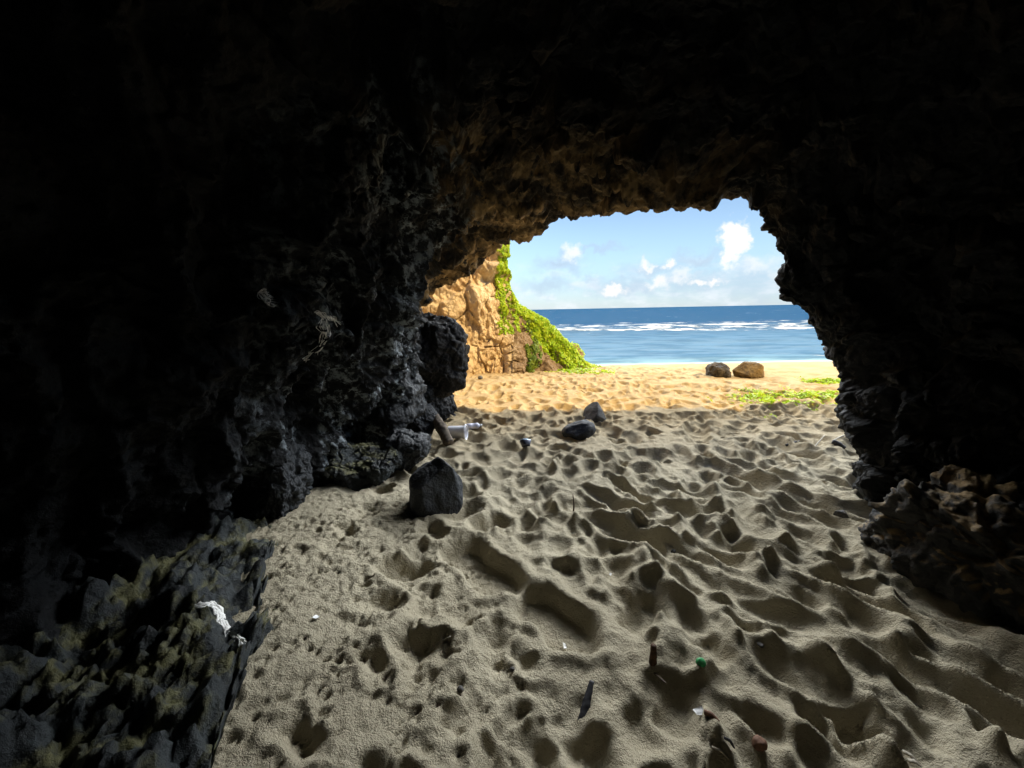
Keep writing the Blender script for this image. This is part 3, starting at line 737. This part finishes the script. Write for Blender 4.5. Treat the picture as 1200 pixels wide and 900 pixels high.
lathe('cap', [(.086, .0175), (.088, .021), (.112, .021), (.114, .018), (.114, .001)], M_PAPER, e, 32)
tag(e, 'small lilac-white plastic bottle lying on the sand behind the tub', 'bottle')
g = ground(616, 524)
e = empty('crushed_can', (g[0], g[1], g[2]+.04), (math.radians(-38), math.radians(14), .4))
wb = lambda V: np.stack([.18*V[..., 0]*np.sin(V[..., 2]*70), -.22*V[..., 1]*np.cos(V[..., 0]*30), 0*V[..., 2]], -1)
lathe('body', [(-.045, .001), (-.045, .048), (-.03, .056), (.012, .058), (.026, .054)], M_CAN, e, 40, wb)
lathe('lid', [(.022, .055), (.030, .0545), (.030, .049), (.025, .047), (.026, .001)], M_CANTOP, e, 40, wb)
tag(e, 'crushed dark can with a shiny light blue lid lying on the sand', 'can')
# upright stub, splinter, sticks
g = ground(765, 770)
o = tube('wooden_stub', [g+np.array([0, 0, -.02]), g+np.array([.002, .0, .03]), g+np.array([.004, .004, .082])], [.017, .015, .012], M_BROWNWOOD, n=14, rough=.2, seed=9, sub=14)
tag(o, 'short dark brown wooden stub standing upright in the sand', 'wooden stub')
g = ground(773, 782)
o = tube('wood_chip', [g+np.array([-.02, .03, .012]), g+np.array([.02, -.03, .012])], [.008, .003], M_WOOD, n=8, rough=.2, seed=11, flat=.5, sub=8)
tag(o, 'little grey wood chip lying right beside the upright brown stub', 'wood chip')
a, b = ground(680, 828), ground(694, 790); a[2] -= .01; b[2] += .03
o = tube('wood_splinter', [a, (a+b)/2, b], [.017, .016, .010], M_DARKWOOD, n=12, rough=.22, seed=13, flat=.45, sub=24)
tag(o, 'dark blue-grey wood splinter poking slantwise out of the sand', 'wood splinter')
g = ground(822, 776)
e = empty('green_cap', (g[0], g[1], g[2]+.014), (math.radians(35), 0, .3))
lathe('top', [(-.004, .0175), (.006, .0175), (.009, .015), (.009, .001)], M_GREENPL, e, 24)
lathe('skirt', [(-.012, .0165), (-.012, .0190), (-.004, .0190), (-.0035, .0172)], M_GREENPL, e, 24)
tag(e, 'tiny green plastic bottle cap lying in a hollow of the sand', 'bottle cap')
def scrap(name, px, py, w, h, mat, label, cat, seed):
    r = np.random.default_rng(seed); g_ = ground(px, py); n = 7
    u, v = np.meshgrid(np.linspace(-1, 1, n), np.linspace(-1, 1, n)); an = r.uniform(0, 3)
    X = (u*w*(1-.3*v*r.uniform(-1, 1)))/2; Y = (v*h*(1+.3*u*r.uniform(-1, 1)))/2
    q_ = np.stack([X, Y, 0*X], -1); Zz = .25*w*noise(q_, 1.5/w, seed) + .012
    x = g_[0]+X*math.cos(an)-Y*math.sin(an); y = g_[1]+X*math.sin(an)+Y*math.cos(an)
    T_ = np.stack([x, y, g_[2]+Zz+Y*.45], -1).reshape(-1, 3); B_ = T_-np.array([0, 0, .0015]); nq = grid_quads(n, n)
    ring = np.concatenate([np.arange(n-1), np.arange(n-1)*n+n-1, n*n-1-np.arange(n-1), (n-1-np.arange(n-1))*n]); r2 = np.roll(ring, -1)
    side = np.stack([ring, r2, r2+n*n, ring+n*n], 1)
    return tag(mesh_obj(name, np.concatenate([T_, B_]), np.concatenate([nq, nq[:, ::-1]+n*n, side]), None, mat), label, cat)
scrap('paper_scrap', 820, 825, .040, .022, M_PAPER, 'bright white pointed scrap of paper beside a red-brown twig', 'paper scrap', 3)
scrap('plastic_scrap', 371, 725, .026, .026, M_PAPER, 'tiny square white scrap over a dark hollow in the pocked sand', 'plastic scrap', 4)
scrap('shell_fragment', 662, 732, .034, .014, M_CRUST, 'pale shell fragment on the sand just below the larger fresh footprint', 'shell fragment', 6)
scrap('shell_fragment', 716, 655, .022, .012, M_CRUST, 'tiny pale shell fragment on the ridge right of the fresh footprints', 'shell fragment', 8)
def stick(name, P1, P2, lift1, lift2, rad, mat, label, cat, seed, bend=.004, flat=1.0):
    a_, b_ = ground(*P1), ground(*P2); a_[2] += lift1; b_[2] += lift2; m_ = (a_+b_)/2 + np.array([bend, bend, bend])
    return tag(tube(name, [a_, m_, b_], [rad, rad, rad*.6], mat, n=9, rough=.2, seed=seed, sub=16, flat=flat), label, cat)
stick('twig', (826, 829), (843, 841), .008, .006, .009, M_REDSTONE, 'short red-brown twig lying just right of the white paper scrap', 'twig', 21)
stick('twig', (836, 864), (856, 871), .012, .008, .0045, M_PALE, 'thin pale twig near the bottom edge beside a deep dark hollow', 'twig', 22)
stick('twig', (850, 860), (862, 864), .012, .010, .005, M_DARKWOOD, 'short dark twig lying just above the thin pale one near the bottom', 'twig', 23)
stick('wood_chip', (1064, 852), (1083, 864), .02, .012, .009, M_PALE, 'upper of two pale wood chips lying on the ridge at lower right', 'wood chip', 24, flat=.5)
stick('wood_chip', (1070, 866), (1086, 871), .02, .012, .009, M_PALE, 'lower of two pale wood chips lying on the ridge at lower right', 'wood chip', 25, flat=.5)
stick('twig', (499, 752), (528, 748), .010, .012, .0045, M_PALE, 'thin curved whitish twig on rough sand left of the larger fresh footprint', 'twig', 26, .012)
stick('twig', (943, 527), (966, 512), .02, .03, .008, M_PALE, 'thin pale dry twig lying on the shaded sand near the right wall', 'twig', 27)
stick('twig', (975, 520), (994, 508), .02, .03, .008, M_PALE, 'second pale dry twig, the one nearer the foot of the right wall', 'twig', 28)
stick('twig', (922, 517), (937, 514), .02, .02, .014, M_DARKWOOD, 'dark twig left of the pale dry twigs on the shaded sand', 'twig', 29)
stick('driftwood_piece', (975, 521), (991, 524), .03, .03, .026, M_DARKWOOD, 'dark chunk of driftwood at the foot of the right wall', 'driftwood', 30)
g = ground(672, 598)
o = tube('twig', [g+np.array([0, 0, -.02]), g+np.array([.004, 0, .05]), g+np.array([-.004, .01, .13])], [.006, .005, .003], M_BROWNWOOD, n=8, rough=.2, seed=31, sub=12)
tag(o, 'thin reddish twig standing upright in the sand beyond the fresh footprints', 'twig')
g = ground(893, 851)
o = rock('pebble', (g[0], g[1], g[2]+.012), (.026, .022, .020), (0, 0, .4), 51, M_REDSTONE, 4, 5, 2.5, .1, .03, .02)
tag(o, 'rusty brown pebble on the sand near the bottom edge', 'pebble')
g = ground(988, 602)
o = rock('stone', (g[0], g[1], g[2]+.03), (.05, .05, .055), (0, 0, .4), 52, M_GREYSTONE, 5, 6, 2.5, .1, .05, .02)
tag(o, 'small dark pointed stone on the sand near the foot of the right wall', 'stone')
g = ground(1040, 607)
o = rock('stone', (g[0], g[1], g[2]+.05), (.085, .08, .075), (0, .2, .9), 53, M_BASALT, 5, 6, 3, .1, .05, .02)
tag(o, 'fist-sized dark stone touching the foot of the mossy right ledge', 'stone')
g = ground(790, 630)
for k, (px, py, s_, lab) in enumerate([(600, 775, .010, 'tiny dark pebble below the larger fresh footprint'), (790, 632, .016, 'tiny dark pebble on a ridge in the middle of the trodden sand'),
                                  (893, 740, .012, 'tiny dark pebble among the ridges on the right of the sand'), (540, 806, .012, 'tiny pale-topped pebble on the rough sand at lower centre'),
                                  (563, 445, .05, 'small stone on the sunlit sand right of the hanging boulder')]):
    g = ground(px, py)
    tag(rock('pebble', (g[0], g[1], g[2]+s_*.5), (s_*1.2, s_, s_*.8), (0, 0, k), 55+k, M_GREYSTONE, 3, 4, 2.5, .12, .03, .02), lab, 'pebble')
# bleached crusts: one draped over the left ledge, one on the left wall
def surface_pt(px, py, objs):
    d_ = Vector(ray(px, py)); best = None
    for ob in objs:
        mw = ob.matrix_world.inverted(); ok, loc, nrm, _ = ob.ray_cast(mw @ Vector(CAM), (mw.to_3x3() @ d_).normalized())
        if ok:
            w = ob.matrix_world @ loc; dist = (w-Vector(CAM)).length
            if best is None or dist < best[0]: best = (dist, np.array(w))
    return best[1] if best else at_y(px, py, 2.5)
bpy.context.view_layer.update()
LED = [bpy.data.objects['rock_ledge'], sand]
def crust(name, lines, r0, objs, label, cat, seed, step=26):
    parts = []
    cr_ = np.random.default_rng(seed)
    for k, (pl, w) in enumerate([l_ for l_ in lines for _ in range(7)]):
        pl = np.array(pl, float); pl = pl + cr_.normal(size=pl.shape)*np.array([3.6, 2.6])*(np.arange(len(pl))[:, None] > 0); w = w*cr_.uniform(.2, .65); s_ = np.linspace(0, len(pl)-1, step)
        px = np.interp(s_, range(len(pl)), pl[:, 0]); py = np.interp(s_, range(len(pl)), pl[:, 1])
        P = np.array([surface_pt(a_, b_, objs) for a_, b_ in zip(px, py)])
        dd_ = np.linalg.norm(P-CAM, axis=1); dm = np.median(dd_); P = CAM + (P-CAM)*(np.clip(dd_, dm-.25, dm+.25)/dd_)[:, None]
        Ps = P.copy()
        for _ in range(2): Ps[1:-1] = (Ps[:-2]+Ps[1:-1]*2+Ps[2:])/4
        rr = r0*w*(1+.9*noise(Ps, 55, seed+k))*np.interp(np.linspace(0, 1, step), [0, .15, .8, 1], [.5, 1, .9, .3])
        parts.append(tube_arrays(Ps, rr, 10, .95, seed+k, .6))
    V, Q, T = join(parts)
    return tag(mesh_obj(name, V, Q, T, M_CRUST), label, cat)
crust('bleached_root', [([(222, 712), (240, 708), (247, 706), (256, 718), (263, 735), (275, 745), (290, 752)], 1.3), ([(256, 718), (260, 730), (266, 742)], .9), ([(268, 740), (278, 748), (279, 757)], .8), ([(247, 706), (252, 715), (258, 728)], 1.2)],
      .012, LED, 'bleached white root draped over the edge of the algae-covered left ledge', 'root', 71)
crust('mineral_crust', [([(368, 366), (376, 368), (381, 378), (383, 392), (378, 398), (374, 408), (366, 414)], .9), ([(380, 370), (390, 374), (397, 380)], .8), ([(378, 372), (378, 384), (382, 394)], .6), ([(366, 414), (360, 418), (358, 421)], .7)],
      .011, [cave], 'bright white branching mineral streak on the dark left wall', 'mineral crust', 81)
crust('mineral_crust', [([(302, 343), (306, 350), (311, 356), (315, 356), (326, 358)], .7), ([(302, 343), (308, 341), (312, 345), (318, 349)], .7), ([(306, 350), (312, 350), (318, 352)], .5)],
      .008, [cave], 'small broken white mineral patch high on the dark left wall', 'mineral crust', 91)


# ------------------------------------------------------------------ render settings
SC.render.engine = 'CYCLES'
SC.view_settings.view_transform = 'Standard'; SC.view_settings.look = 'None'
SC.view_settings.exposure = 1.78; SC.view_settings.gamma = 1.0; SC.view_settings.use_curve_mapping = False
cy = SC.cycles
cy.use_denoising = True
try: cy.denoiser = 'OPENIMAGEDENOISE'
except Exception: pass
cy.max_bounces = 8; cy.diffuse_bounces = 5; cy.glossy_bounces = 3; cy.transmission_bounces = 4
cy.sample_clamp_indirect = 6.0
